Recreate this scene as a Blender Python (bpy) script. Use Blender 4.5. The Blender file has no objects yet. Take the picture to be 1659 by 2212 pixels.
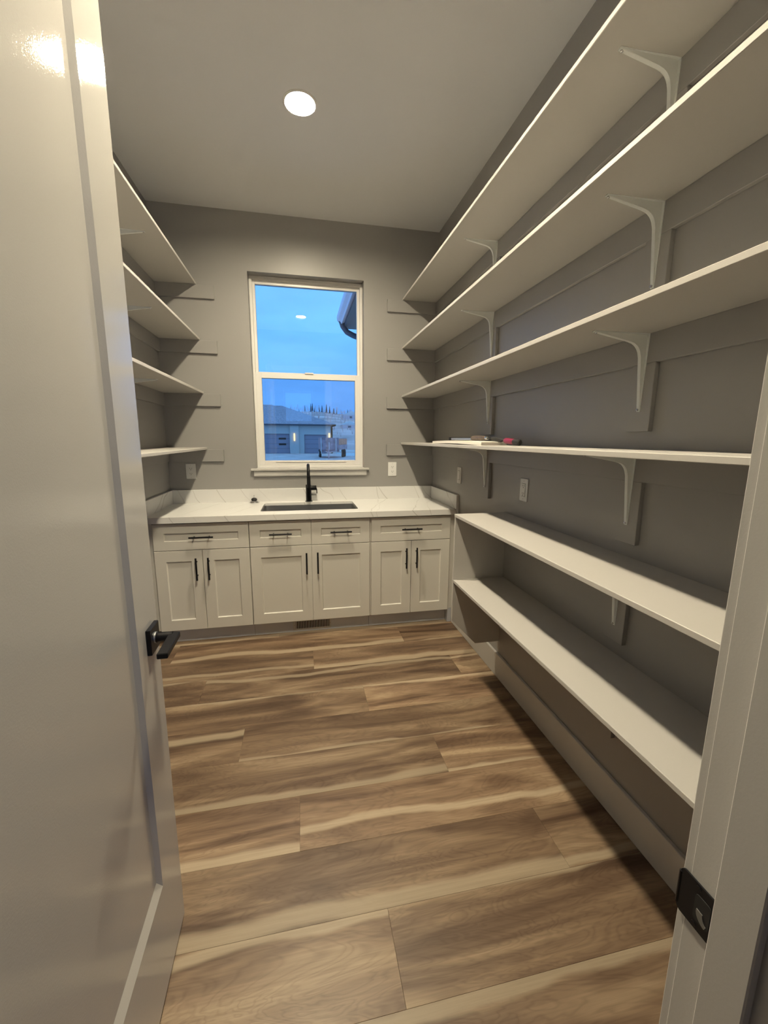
import bpy, bmesh, math, random
from mathutils import Vector, Matrix
random.seed(7)
S = bpy.context.scene
COL = S.collection

# ------------------------------------------------------------------ camera
cam_d = bpy.data.cameras.new('camera'); cam = bpy.data.objects.new('camera', cam_d); COL.objects.link(cam)
cam_d.sensor_fit = 'HORIZONTAL'; cam_d.sensor_width = 36.0; cam_d.lens = 884.43 / 1659 * 36.0
cam_d.clip_start = 0.02; cam_d.clip_end = 2000
RT = (0.9803162, -0.1973472, 0.0058484); UP = (0.0291246, 0.1738465, 0.9843420); FW = (0.1952738, 0.9647961, -0.1761722)
cam.matrix_world = Matrix(((RT[0], UP[0], -FW[0], -1.1525), (RT[1], UP[1], -FW[1], -3.5034), (RT[2], UP[2], -FW[2], 1.4358), (0, 0, 0, 1)))
S.camera = cam
# ------------------------------------------------------------------ exposure
S.view_settings.view_transform = 'Standard'; S.view_settings.look = 'None'
S.view_settings.exposure = 0.0; S.view_settings.gamma = 1.0; S.view_settings.use_curve_mapping = False
S.cycles.max_bounces = 10; S.cycles.diffuse_bounces = 6; S.cycles.glossy_bounces = 4
S.cycles.transparent_max_bounces = 16; S.cycles.transmission_bounces = 6
S.cycles.use_denoising = True; S.cycles.sample_clamp_indirect = 6.0
S.cycles.caustics_reflective = False; S.cycles.caustics_refractive = False
# ------------------------------------------------------------------ light levels
LAMP_STRENGTH = 1100.0
LAMP_COLOR = (1.0, 0.865, 0.625)
HALL_FILL_STRENGTH = 85.0  # warm fill from the unseen lights added in the hall
SKY_STRENGTH = 1.55
# ------------------------------------------------------------------ world (overcast blue dusk sky)
w = bpy.data.worlds.new('sky'); S.world = w; w.use_nodes = True
nt = w.node_tree; nt.nodes.clear()
out = nt.nodes.new('ShaderNodeOutputWorld'); bg = nt.nodes.new('ShaderNodeBackground')
tc = nt.nodes.new('ShaderNodeTexCoord'); sep = nt.nodes.new('ShaderNodeSeparateXYZ'); ramp = nt.nodes.new('ShaderNodeValToRGB')
mp = nt.nodes.new('ShaderNodeMapping'); mp.inputs['Scale'].default_value = (1.6, 1.6, 7.0)
ns = nt.nodes.new('ShaderNodeTexNoise'); ns.inputs['Scale'].default_value = 2.2; ns.inputs['Detail'].default_value = 6; ns.inputs['Roughness'].default_value = 0.55
cr = nt.nodes.new('ShaderNodeMapRange'); cr.inputs['From Min'].default_value = 0.3; cr.inputs['From Max'].default_value = 0.7
cr.inputs['To Min'].default_value = 0.86; cr.inputs['To Max'].default_value = 1.14
mul = nt.nodes.new('ShaderNodeVectorMath'); mul.operation = 'SCALE'
nt.links.new(tc.outputs['Generated'], sep.inputs[0]); nt.links.new(sep.outputs['Z'], ramp.inputs['Fac'])
nt.links.new(tc.outputs['Generated'], mp.inputs['Vector']); nt.links.new(mp.outputs[0], ns.inputs['Vector'])
nt.links.new(ns.outputs['Fac'], cr.inputs['Value']); nt.links.new(ramp.outputs['Color'], mul.inputs[0]); nt.links.new(cr.outputs[0], mul.inputs['Scale'])
nt.links.new(mul.outputs[0], bg.inputs['Color']); nt.links.new(bg.outputs[0], out.inputs['Surface'])
bg.inputs['Strength'].default_value = SKY_STRENGTH
e = ramp.color_ramp.elements
e[0].position = 0.0; e[0].color = (0.115, 0.375, 1.0, 1)
e[1].position = 0.45; e[1].color = (0.175, 0.53, 1.15, 1)
m_ = ramp.color_ramp.elements.new(0.12); m_.color = (0.120, 0.40, 1.05, 1)

# ================================================================== materials
def bsdf(name, color, rough=0.6, metal=0.0, spec=0.5, bump=0.0, bscale=200.0, var=0.0, vscale=3.0, coat=0.0):
    m = bpy.data.materials.new(name); m.use_nodes = True
    n = m.node_tree.nodes; l = m.node_tree.links; b = n['Principled BSDF']
    b.inputs['Base Color'].default_value = (*color, 1); b.inputs['Roughness'].default_value = rough
    b.inputs['Metallic'].default_value = metal; b.inputs['Specular IOR Level'].default_value = spec
    b.inputs['Coat Weight'].default_value = coat
    t = n.new('ShaderNodeTexCoord')
    if var > 0:
        q = n.new('ShaderNodeTexNoise'); q.inputs['Scale'].default_value = vscale; q.inputs['Detail'].default_value = 4
        l.new(t.outputs['Object'], q.inputs['Vector'])
        r = n.new('ShaderNodeMapRange'); r.inputs['From Min'].default_value = 0.3; r.inputs['From Max'].default_value = 0.7
        r.inputs['To Min'].default_value = 1 - var; r.inputs['To Max'].default_value = 1 + var
        s = n.new('ShaderNodeVectorMath'); s.operation = 'SCALE'; s.inputs[0].default_value = color
        l.new(q.outputs['Fac'], r.inputs['Value']); l.new(r.outputs[0], s.inputs['Scale']); l.new(s.outputs[0], b.inputs['Base Color'])
    if bump > 0:
        q = n.new('ShaderNodeTexNoise'); q.inputs['Scale'].default_value = bscale; q.inputs['Detail'].default_value = 2
        l.new(t.outputs['Object'], q.inputs['Vector'])
        u = n.new('ShaderNodeBump'); u.inputs['Strength'].default_value = bump; u.inputs['Distance'].default_value = 0.002
        l.new(q.outputs['Fac'], u.inputs['Height']); l.new(u.outputs[0], b.inputs['Normal'])
    return m

def emis(name, color, strength):
    m = bpy.data.materials.new(name); m.use_nodes = True
    n = m.node_tree.nodes; l = m.node_tree.links; n.clear()
    o = n.new('ShaderNodeOutputMaterial'); b = n.new('ShaderNodeEmission')
    b.inputs['Color'].default_value = (*color, 1); b.inputs['Strength'].default_value = strength
    l.new(b.outputs[0], o.inputs['Surface']); return m

def glassy(name, tint, refl, rough=0.0):
    m = bpy.data.materials.new(name); m.use_nodes = True
    n = m.node_tree.nodes; l = m.node_tree.links; n.clear()
    o = n.new('ShaderNodeOutputMaterial'); t = n.new('ShaderNodeBsdfTransparent'); g = n.new('ShaderNodeBsdfGlossy'); mx = n.new('ShaderNodeMixShader')
    fr = n.new('ShaderNodeFresnel'); fr.inputs['IOR'].default_value = refl
    t.inputs['Color'].default_value = (*tint, 1); g.inputs['Roughness'].default_value = rough
    l.new(fr.outputs[0], mx.inputs['Fac']); l.new(t.outputs[0], mx.inputs[1]); l.new(g.outputs[0], mx.inputs[2]); l.new(mx.outputs[0], o.inputs['Surface'])
    return m

def screen_mat(name):
    m = bpy.data.materials.new(name); m.use_nodes = True
    n = m.node_tree.nodes; l = m.node_tree.links; n.clear()
    o = n.new('ShaderNodeOutputMaterial'); t = n.new('ShaderNodeBsdfTransparent'); d = n.new('ShaderNodeBsdfDiffuse'); mx = n.new('ShaderNodeMixShader')
    d.inputs['Color'].default_value = (0.12, 0.16, 0.22, 1); mx.inputs['Fac'].default_value = 0.17
    l.new(t.outputs[0], mx.inputs[1]); l.new(d.outputs[0], mx.inputs[2]); l.new(mx.outputs[0], o.inputs['Surface'])
    return m

def wood_floor(name):
    m = bpy.data.materials.new(name); m.use_nodes = True
    n = m.node_tree.nodes; l = m.node_tree.links; b = n['Principled BSDF']
    def N(t, **k):
        x = n.new(t)
        for a, v in k.items(): setattr(x, a, v)
        return x
    def math_(op, a, b_=None, c=None):
        x = N('ShaderNodeMath', operation=op)
        for i, v in enumerate((a, b_, c)):
            if v is None: continue
            if isinstance(v, (int, float)): x.inputs[i].default_value = v
            else: l.new(v, x.inputs[i])
        return x.outputs[0]
    tc = N('ShaderNodeTexCoord'); oi = N('ShaderNodeObjectInfo')
    sp = N('ShaderNodeSeparateXYZ'); l.new(tc.outputs['Object'], sp.inputs[0])
    rnd = oi.outputs['Random']
    off = math_('MULTIPLY', rnd, 97.0)
    def coords(sx, sy, k):
        c = N('ShaderNodeCombineXYZ')
        l.new(math_('MULTIPLY_ADD', sp.outputs['X'], sx, off), c.inputs[0])
        l.new(math_('MULTIPLY', sp.outputs['Y'], sy), c.inputs[1])
        l.new(math_('ADD', off, k), c.inputs[2]); return c.outputs[0]
    def noise(v, scale, det, rough=0.5, dist=0.0):
        q = N('ShaderNodeTexNoise'); q.inputs['Scale'].default_value = scale; q.inputs['Detail'].default_value = det
        q.inputs['Roughness'].default_value = rough; q.inputs['Distortion'].default_value = dist
        l.new(v, q.inputs['Vector']); return q.outputs['Fac']
    def ramp(v, pts):
        r = N('ShaderNodeValToRGB'); l.new(v, r.inputs['Fac']); el = r.color_ramp.elements
        el[0].position, el[0].color = pts[0][0], (*pts[0][1], 1); el[1].position, el[1].color = pts[-1][0], (*pts[-1][1], 1)
        for p, c in pts[1:-1]:
            x = el.new(p); x.color = (*c, 1)
        return r.outputs['Color']
    def mix(f, a, b_, t='MIX'):
        x = N('ShaderNodeMix', data_type='RGBA', blend_type=t)
        if isinstance(f, float): x.inputs[0].default_value = f
        else: l.new(f, x.inputs[0])
        for i, v in ((6, a), (7, b_)):
            if isinstance(v, tuple): x.inputs[i].default_value = (*v, 1)
            else: l.new(v, x.inputs[i])
        return x.outputs[2]
    broad = noise(coords(1.25, 8.5, 0), 1.0, 3, 0.55, 0.9)
    cath = noise(coords(1.7, 8.0, 5), 1.0, 3, 0.5, 1.6)
    fine = noise(coords(4.0, 160.0, 9), 1.0, 4, 0.6)
    base = ramp(broad, [(0.30, (0.088, 0.054, 0.034)), (0.43, (0.165, 0.109, 0.071)), (0.54, (0.250, 0.175, 0.115)), (0.70, (0.400, 0.305, 0.205))])
    ring = math_('FRACT', math_('MULTIPLY', cath, 15.0))
    ringc = ramp(ring, [(0.0, (0.80, 0.76, 0.73)), (0.35, (1.06, 1.05, 1.03)), (0.75, (1.02, 1.0, 0.97)), (1.0, (0.80, 0.76, 0.73))])
    c1 = mix(0.7, base, ringc, 'MULTIPLY')
    finec = ramp(fine, [(0.3, (0.80, 0.77, 0.74)), (0.7, (1.12, 1.10, 1.08))])
    c2 = mix(0.8, c1, finec, 'MULTIPLY')
    # pale sapwood along one long edge of each board, with a wavy border
    wav = noise(coords(1.6, 0.3, 21), 1.0, 3, 0.5)
    sgn = math_('SUBTRACT', math_('MULTIPLY', math_('GREATER_THAN', rnd, 0.3), -2.0), -1.0)
    v = math_('MULTIPLY', math_('DIVIDE', sp.outputs['Y'], 0.1168), sgn)
    edge = math_('ADD', v, math_('MULTIPLY', math_('SUBTRACT', wav, 0.5), 1.3))
    r2 = math_('FRACT', math_('MULTIPLY', rnd, 7.31))
    cen = math_('MULTIPLY_ADD', math_('POWER', r2, 2.2), -1.0, 1.0)
    dist = math_('ABSOLUTE', math_('SUBTRACT', edge, cen))
    wid = math_('MULTIPLY_ADD', math_('FRACT', math_('MULTIPLY', rnd, 29.3)), 0.14, 0.08)
    mr = N('ShaderNodeMapRange'); mr.interpolation_type = 'SMOOTHSTEP'; l.new(math_('DIVIDE', dist, wid), mr.inputs['Value'])
    mr.inputs['From Min'].default_value = 0.55; mr.inputs['From Max'].default_value = 1.6; mr.inputs['To Min'].default_value = 1.0; mr.inputs['To Max'].default_value = 0.0
    sap = mix(0.5, (0.47, 0.385, 0.275), finec, 'MULTIPLY')
    c3 = mix(math_('MULTIPLY', mr.outputs[0], 0.72), c2, sap)
    # knots
    kv = N('ShaderNodeTexVoronoi'); kv.inputs['Scale'].default_value = 1.0; l.new(coords(2.3, 7.0, 33), kv.inputs['Vector'])
    kn = N('ShaderNodeMapRange'); kn.interpolation_type = 'SMOOTHSTEP'; l.new(kv.outputs['Distance'], kn.inputs['Value'])
    kn.inputs['From Min'].default_value = 0.03; kn.inputs['From Max'].default_value = 0.14; kn.inputs['To Min'].default_value = 0.5; kn.inputs['To Max'].default_value = 0.0
    c4 = mix(kn.outputs[0], c3, (0.10, 0.058, 0.036))
    # tone of the whole board
    tone = N('ShaderNodeMapRange'); l.new(math_('FRACT', math_('MULTIPLY', rnd, 13.7)), tone.inputs['Value'])
    tone.inputs['To Min'].default_value = 0.76; tone.inputs['To Max'].default_value = 1.14
    sc = N('ShaderNodeVectorMath', operation='SCALE'); l.new(c4, sc.inputs[0]); l.new(tone.outputs[0], sc.inputs['Scale'])
    l.new(sc.outputs[0], b.inputs['Base Color'])
    b.inputs['Roughness'].default_value = 0.42; b.inputs['Specular IOR Level'].default_value = 0.42
    bu = N('ShaderNodeBump'); bu.inputs['Strength'].default_value = 0.25; bu.inputs['Distance'].default_value = 0.001
    l.new(fine, bu.inputs['Height']); l.new(bu.outputs[0], b.inputs['Normal'])
    return m

def quartz(name):
    m = bpy.data.materials.new(name); m.use_nodes = True
    n = m.node_tree.nodes; l = m.node_tree.links; b = n['Principled BSDF']
    t = n.new('ShaderNodeTexCoord')
    mp = n.new('ShaderNodeMapping'); mp.inputs['Rotation'].default_value = (0.0, 0.55, 0.42); mp.inputs['Scale'].default_value = (1.0, 0.8, 1.0)
    l.new(t.outputs['Object'], mp.inputs['Vector'])
    def vein(scale, dist, width, phase):
        wv = n.new('ShaderNodeTexWave'); wv.wave_type = 'BANDS'; wv.bands_direction = 'X'; wv.wave_profile = 'SAW'
        wv.inputs['Scale'].default_value = scale; wv.inputs['Distortion'].default_value = dist; wv.inputs['Detail'].default_value = 3
        wv.inputs['Detail Scale'].default_value = 1.3; wv.inputs['Phase Offset'].default_value = phase
        l.new(mp.outputs[0], wv.inputs['Vector'])
        mu = n.new('ShaderNodeMath'); mu.operation = 'SUBTRACT'; mu.inputs[1].default_value = 0.5; l.new(wv.outputs['Fac'], mu.inputs[0])
        ab = n.new('ShaderNodeMath'); ab.operation = 'ABSOLUTE'; l.new(mu.outputs[0], ab.inputs[0])
        r = n.new('ShaderNodeMapRange'); r.inputs['From Min'].default_value = 0.0; r.inputs['From Max'].default_value = width; r.inputs['To Min'].default_value = 1.0; r.inputs['To Max'].default_value = 0.0
        l.new(ab.outputs[0], r.inputs['Value']); return r.outputs[0]
    va = vein(1.25, 2.6, 0.016, 0.6); vb = vein(0.8, 5.0, 0.008, 2.1)
    mxv = n.new('ShaderNodeMath'); mxv.operation = 'MAXIMUM'; l.new(va, mxv.inputs[0]); l.new(vb, mxv.inputs[1])
    w2 = n.new('ShaderNodeTexNoise'); w2.inputs['Scale'].default_value = 4.0; w2.inputs['Detail'].default_value = 3; l.new(t.outputs['Object'], w2.inputs['Vector'])
    r2 = n.new('ShaderNodeMapRange'); r2.inputs['From Min'].default_value = 0.36; r2.inputs['From Max'].default_value = 0.60; r2.inputs['To Min'].default_value = 0.15; l.new(w2.outputs['Fac'], r2.inputs['Value'])
    pr = n.new('ShaderNodeMath'); pr.operation = 'MULTIPLY'; l.new(mxv.outputs[0], pr.inputs[0]); l.new(r2.outputs[0], pr.inputs[1])
    p2 = n.new('ShaderNodeMath'); p2.operation = 'MULTIPLY'; p2.inputs[1].default_value = 0.6; l.new(pr.outputs[0], p2.inputs[0])
    mx = n.new('ShaderNodeMix'); mx.data_type = 'RGBA'; mx.inputs[6].default_value = (0.80, 0.80, 0.79, 1); mx.inputs[7].default_value = (0.33, 0.31, 0.28, 1)
    l.new(p2.outputs[0], mx.inputs[0]); l.new(mx.outputs[2], b.inputs['Base Color'])
    b.inputs['Roughness'].default_value = 0.28; return m

M = {}
M['wall'] = bsdf('wall_paint', (0.305, 0.298, 0.289), 0.42, spec=0.5, bump=0.10, bscale=260)
M['ceiling'] = bsdf('ceiling_paint', (0.86, 0.875, 0.90), 0.85, spec=0.2, bump=0.15, bscale=120)
M['trim'] = bsdf('trim_paint', (0.55, 0.54, 0.52), 0.38, spec=0.5, bump=0.05, bscale=300)
M['shelf'] = bsdf('shelf_paint', (0.50, 0.485, 0.46), 0.48, spec=0.45, bump=0.06, bscale=350)
M['door'] = bsdf('door_paint', (0.50, 0.49, 0.46), 0.05, spec=0.5, bump=0.08, bscale=300)
M['cabinet'] = bsdf('cabinet_paint', (0.70, 0.685, 0.635), 0.42, spec=0.4)
M['toekick'] = bsdf('toekick_paint', (0.56, 0.58, 0.63), 0.5)
M['black'] = bsdf('matte_black_metal', (0.006, 0.006, 0.008), 0.42, spec=0.28)
M['rubber'] = bsdf('black_rubber', (0.01, 0.01, 0.01), 0.6)
M['steel'] = bsdf('stainless_steel', (0.80, 0.81, 0.83), 0.44, metal=1.0)
M['grey_metal'] = bsdf('dull_grey_metal', (0.22, 0.22, 0.21), 0.5, metal=0.4)
M['chrome'] = bsdf('chrome', (0.85, 0.85, 0.86), 0.08, metal=1.0)
M['bracket'] = bsdf('white_enamel', (0.92, 0.95, 0.93), 0.35)
M['plastic'] = bsdf('white_plastic', (0.85, 0.85, 0.84), 0.3)
M['slot'] = bsdf('dark_slot', (0.02, 0.02, 0.02), 0.7)
M['vinyl'] = bsdf('window_vinyl', (0.80, 0.79, 0.77), 0.35)
M['plank'] = wood_floor('wood_plank')
M['subfloor'] = bsdf('subfloor', (0.10, 0.07, 0.05), 0.9)
M['quartz'] = quartz('veined_quartz')
M['glass'] = glassy('window_glass', (0.985, 0.99, 0.99), 1.45)
M['screen'] = screen_mat('insect_screen')
M['lamp'] = emis('lamp_diffuser', LAMP_COLOR, LAMP_STRENGTH)
M['hall_fill'] = emis('hall_fill_diffuser', LAMP_COLOR, HALL_FILL_STRENGTH)  # emitter of the added hall fill lights
M['primed'] = bsdf('primed_board', (0.86, 0.82, 0.74), 0.55)
M['magenta'] = bsdf('red_handle', (0.22, 0.015, 0.05), 0.35)
M['brown'] = bsdf('worn_grip', (0.085, 0.06, 0.045), 0.5, var=0.5, vscale=90)
M['siding'] = bsdf('blue_grey_siding', (0.62, 0.60, 0.56), 0.7)
M['siding_dark'] = bsdf('dark_door', (0.36, 0.32, 0.38), 0.6)
M['roof'] = bsdf('asphalt_shingle', (0.52, 0.40, 0.42), 0.9, var=0.25, vscale=5)
M['fascia'] = bsdf('fascia', (0.08, 0.09, 0.11), 0.5)
M['fascia_pale'] = bsdf('fascia_pale', (0.95, 0.72, 0.72), 0.5)
M['gravel'] = bsdf('gravel', (0.92, 0.66, 0.58), 0.95, var=0.2, vscale=0.8)
M['hillm'] = bsdf('brushy_hill', (0.95, 0.62, 0.54), 0.95, var=0.4, vscale=0.12)
M['snow'] = bsdf('old_snow', (0.85, 0.82, 0.8), 0.9)
M['spruce'] = bsdf('spruce', (0.07, 0.08, 0.09), 0.9)
M['bare'] = bsdf('bare_branches', (0.80, 0.50, 0.46), 0.9)
M['rust'] = bsdf('rusty_wood', (0.95, 0.36, 0.20), 0.8, var=0.3, vscale=4)
M['trailer'] = bsdf('trailer_metal', (0.50, 0.32, 0.34), 0.6, var=0.4, vscale=3)
M['tyre'] = bsdf('tyre', (0.02, 0.02, 0.02), 0.8)
M['sconce'] = emis('sconce_glow', (1.0, 0.80, 0.50), 2.2)

# ================================================================== mesh helpers
class MB:
    def __init__(s): s.bm = bmesh.new()
    def box(s, x0, x1, y0, y1, z0, z1, bev=0.0, seg=1):
        r = bmesh.ops.create_cube(s.bm, size=1.0); vs = r['verts']
        for v in vs:
            v.co = Vector(((x0 + x1) / 2 + v.co.x * (x1 - x0), (y0 + y1) / 2 + v.co.y * (y1 - y0), (z0 + z1) / 2 + v.co.z * (z1 - z0)))
        if bev > 0:
            es = list({e for v in vs for e in v.link_edges})
            bmesh.ops.bevel(s.bm, geom=es, offset=bev, segments=seg, profile=0.6, affect='EDGES', clamp_overlap=True)
        return s
    def prism(s, pts, axis, a, b, bev=0.0):
        """pts: 2-D polygon; extruded along axis from a to b."""
        def P(u, v, t): return {'x': (t, u, v), 'y': (u, t, v), 'z': (u, v, t)}[axis]
        A = [s.bm.verts.new(P(u, v, a)) for u, v in pts]; B = [s.bm.verts.new(P(u, v, b)) for u, v in pts]
        fs = [s.bm.faces.new(A), s.bm.faces.new(B[::-1])]
        k = len(pts)
        for i in range(k): fs.append(s.bm.faces.new((A[i], B[i], B[(i + 1) % k], A[(i + 1) % k])))
        if bev > 0:
            es = list({e for f in fs for e in f.edges})
            bmesh.ops.bevel(s.bm, geom=es, offset=bev, segments=1, affect='EDGES', clamp_overlap=True)
        return s
    def lathe(s, prof, c, axis='z', n=24, hollow=False):
        """prof: list of (radius, t) along the axis."""
        rings = []
        for r, t in prof:
            ring = []
            for i in range(n):
                a = 2 * math.pi * i / n; u, v = r * math.cos(a), r * math.sin(a)
                p = {'z': (u, v, t), 'y': (u, t, v), 'x': (t, u, v)}[axis]
                ring.append(s.bm.verts.new((c[0] + p[0], c[1] + p[1], c[2] + p[2])))
            rings.append(ring)
        for a, b in zip(rings, rings[1:]):
            for i in range(n): s.bm.faces.new((a[i], a[(i + 1) % n], b[(i + 1) % n], b[i]))
        if hollow:
            a, b = rings[-1], rings[0]
            for i in range(n): s.bm.faces.new((a[i], a[(i + 1) % n], b[(i + 1) % n], b[i]))
        else:
            s.bm.faces.new(rings[0][::-1]); s.bm.faces.new(rings[-1])
        return s
    def tube(s, pts, rad, n=12):
        pts = [Vector(p) for p in pts]; rings = []
        rs = rad if isinstance(rad, (list, tuple)) else [rad] * len(pts)
        nrm = None
        for i, p in enumerate(pts):
            d = (pts[min(i + 1, len(pts) - 1)] - pts[max(i - 1, 0)]).normalized()
            if nrm is None:
                nrm = d.cross(Vector((0, 0, 1)) if abs(d.z) < 0.9 else Vector((1, 0, 0))).normalized()
            nrm = (nrm - d * nrm.dot(d)).normalized(); bn = d.cross(nrm)
            rings.append([s.bm.verts.new(p + rs[i] * (math.cos(2 * math.pi * k / n) * nrm + math.sin(2 * math.pi * k / n) * bn)) for k in range(n)])
        for a, b in zip(rings, rings[1:]):
            for i in range(n): s.bm.faces.new((a[i], a[(i + 1) % n], b[(i + 1) % n], b[i]))
        s.bm.faces.new(rings[0][::-1]); s.bm.faces.new(rings[-1]); return s
    def poly(s, pts):
        s.bm.faces.new([s.bm.verts.new(p) for p in pts]); return s
    def build(s, name, mat, parent=None, smooth=False):
        bmesh.ops.recalc_face_normals(s.bm, faces=s.bm.faces[:])
        me = bpy.data.meshes.new(name); s.bm.to_mesh(me); s.bm.free(); me.materials.append(mat)
        if smooth:
            me.polygons.foreach_set('use_smooth', [True] * len(me.polygons))
            try: me.set_sharp_from_angle(angle=math.radians(38))
            except Exception: pass
        o = bpy.data.objects.new(name, me); COL.objects.link(o)
        if parent is not None:
            o.parent = parent
        return o

def empty(name, loc=(0, 0, 0)):
    o = bpy.data.objects.new(name, None); COL.objects.link(o); o.location = loc; o.empty_display_size = 0.1; return o
def tag(o, label=None, cat=None, group=None, kind=None):
    if label: o['label'] = label
    if cat: o['category'] = cat
    if group: o['group'] = group
    if kind: o['kind'] = kind
    return o
def at(o, root):
    """parent o (built in world space) to root keeping its place"""
    o.parent = root; o.matrix_parent_inverse = Matrix.Translation(root.location).inverted(); return o
def part(mb, name, mat, root, smooth=False):
    return at(mb.build(name, mat, None, smooth), root)
def sub(mb, name, mat, parent, smooth=False):
    """a sub-part, built in world space, under a part that sits at the world origin frame"""
    o = mb.build(name, mat, None, smooth); o.parent = parent
    return o
def copy_tree(o, parent=None):
    c = o.copy(); COL.objects.link(c); c.parent = parent
    if parent is not None: c.matrix_parent_inverse = o.matrix_parent_inverse.copy()
    for ch in list(o.children): copy_tree(ch, c)
    return c

# ================================================================== dimensions
XL = -2.176; H = 3.082; YF = -3.195; YFB = -3.31      # left wall, ceiling, front wall faces
WL, WR, WB, WT = -1.511, -0.619, 1.190, 2.677         # window hole
DL, DR, DT = -1.559, -0.73, 2.46                      # doorway

# ================================================================== structure
def struct(mb, name, mat, label=None):
    return tag(mb.build(name, mat), label=label, kind='structure')

# back wall with window hole
struct(MB().box(XL - .15, WL, 0, .17, -.05, H + .1).box(WR, .15, 0, .17, -.05, H + .1).box(WL, WR, 0, .17, -.05, WB - .02).box(WL, WR, 0, .17, WT, H + .1), 'wall_back', M['wall'])
struct(MB().box(XL - .15, XL, YF, 0, -.05, H + .1), 'wall_left', M['wall'])
struct(MB().box(0, .15, YF, 0, -.05, H + .1), 'wall_right', M['wall'])
struct(MB().box(XL - .15, DL - .02, YFB, YF, -.05, H + .1).box(DR + .02, .15, YFB, YF, -.05, H + .1).box(DL - .02, DR + .02, YFB, YF, DT + .02, H + .1), 'wall_front', M['wall'])
LIGHTS = [(-1.105, -1.094), (-1.095, -2.410), (-2.6, -4.9), (0.6, -4.9)]
def ceiling_mesh():
    mb = MB(); bm = mb.bm; R_ = .074; hs = .15; n = 40
    xs = sorted({-6.0, 3.0} | {x + s for x, _ in LIGHTS for s in (-hs, hs)}); ys = sorted({HYF, .17} | {y + s for y in (-1.094, -2.41, -4.9) for s in (-hs, hs)})
    for z in (H, H + .12):
        for a, b in zip(xs, xs[1:]):
            for c, d in zip(ys, ys[1:]):
                L = [q for q in LIGHTS if a < q[0] < b and c < q[1] < d]
                if not L: mb.poly([(a, c, z), (b, c, z), (b, d, z), (a, d, z)]); continue
                x, y = L[0]; o = [bm.verts.new(p) for p in ((b, d, z), (a, d, z), (a, c, z), (b, c, z))]
                h = [bm.verts.new((x + R_ * math.cos(2 * math.pi * k / n + math.pi / 4), y + R_ * math.sin(2 * math.pi * k / n + math.pi / 4), z)) for k in range(n)]
                for q in range(4):
                    m = n // 4
                    for k in range(q * m, q * m + m): bm.faces.new((o[q], h[k], h[(k + 1) % n])) if k < q * m + m - 1 else bm.faces.new((o[q], h[k], h[(k + 1) % n], o[(q + 1) % 4]))
    bmesh.ops.remove_doubles(bm, verts=bm.verts[:], dist=1e-5)
    return mb
HYF = -6.65
struct(ceiling_mesh(), 'ceiling', M['ceiling'])
# hall behind the doorway
HY = -6.5
struct(MB().box(-6.0, XL - .15, YFB, YFB + .1, -.05, H + .1).box(.15, 3.0, YFB, YFB + .1, -.05, H + .1), 'wall_hall_near', M['wall'])
hw = (-1.52, -0.82, 1.79, 2.54)
gw = (0.05, 2.9, .12, 2.70)  # opening for the added window, sized to let in cool fill
struct(MB().box(-6.0, hw[0], HY - .15, HY, -.05, H).box(hw[1], gw[0], HY - .15, HY, -.05, H).box(hw[0], hw[1], HY - .15, HY, -.05, hw[2]).box(hw[0], hw[1], HY - .15, HY, hw[3], H)
       .box(gw[1], 3.0, HY - .15, HY, -.05, H).box(gw[0], gw[1], HY - .15, HY, -.05, gw[2]).box(gw[0], gw[1], HY - .15, HY, gw[3], H), 'wall_hall_far', M['wall'])
struct(MB().box(-6.1, -6.0, HY, YFB, -.05, H), 'wall_hall_left', M['wall'])
struct(MB().box(3.0, 3.1, HY, YFB, -.05, H), 'wall_hall_right', M['wall'])
w3 = empty('added_window_3', (1.45, HY - .07, .25)); tag(w3, kind='structure')  # unseen window added so blue daylight reaches the door jamb
part(MB().box(gw[0], gw[0] + .06, HY - .12, HY - .05, gw[2], gw[3]).box(gw[1] - .06, gw[1], HY - .12, HY - .05, gw[2], gw[3]).box(1.42, 1.48, HY - .12, HY - .05, gw[2] + .06, gw[3] - .06).box(gw[0] + .06, gw[1] - .06, HY - .12, HY - .05, gw[2], gw[2] + .06).box(gw[0] + .06, gw[1] - .06, HY - .12, HY - .05, gw[3] - .06, gw[3]), 'frame', M['vinyl'], w3)
part(MB().box(gw[0] + .06, gw[1] - .06, HY - .09, HY - .085, gw[2] + .06, gw[3] - .06), 'pane', M['glass'], w3)
w2 = empty('window_2', (-1.17, HY - .07, 1.79)); tag(w2, kind='structure')
x0, x1, z0, z1 = hw
part(MB().box(x0, x0 + .05, HY - .12, HY - .05, z0, z1).box(x1 - .05, x1, HY - .12, HY - .05, z0, z1).box(x0 + .05, x1 - .05, HY - .12, HY - .05, z0, z0 + .05).box(x0 + .05, x1 - .05, HY - .12, HY - .05, z1 - .05, z1), 'frame', M['vinyl'], w2)
part(MB().box(x0 + .05, x1 - .05, HY - .09, HY - .085, z0 + .05, z1 - .05), 'pane', M['glass'], w2)

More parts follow.
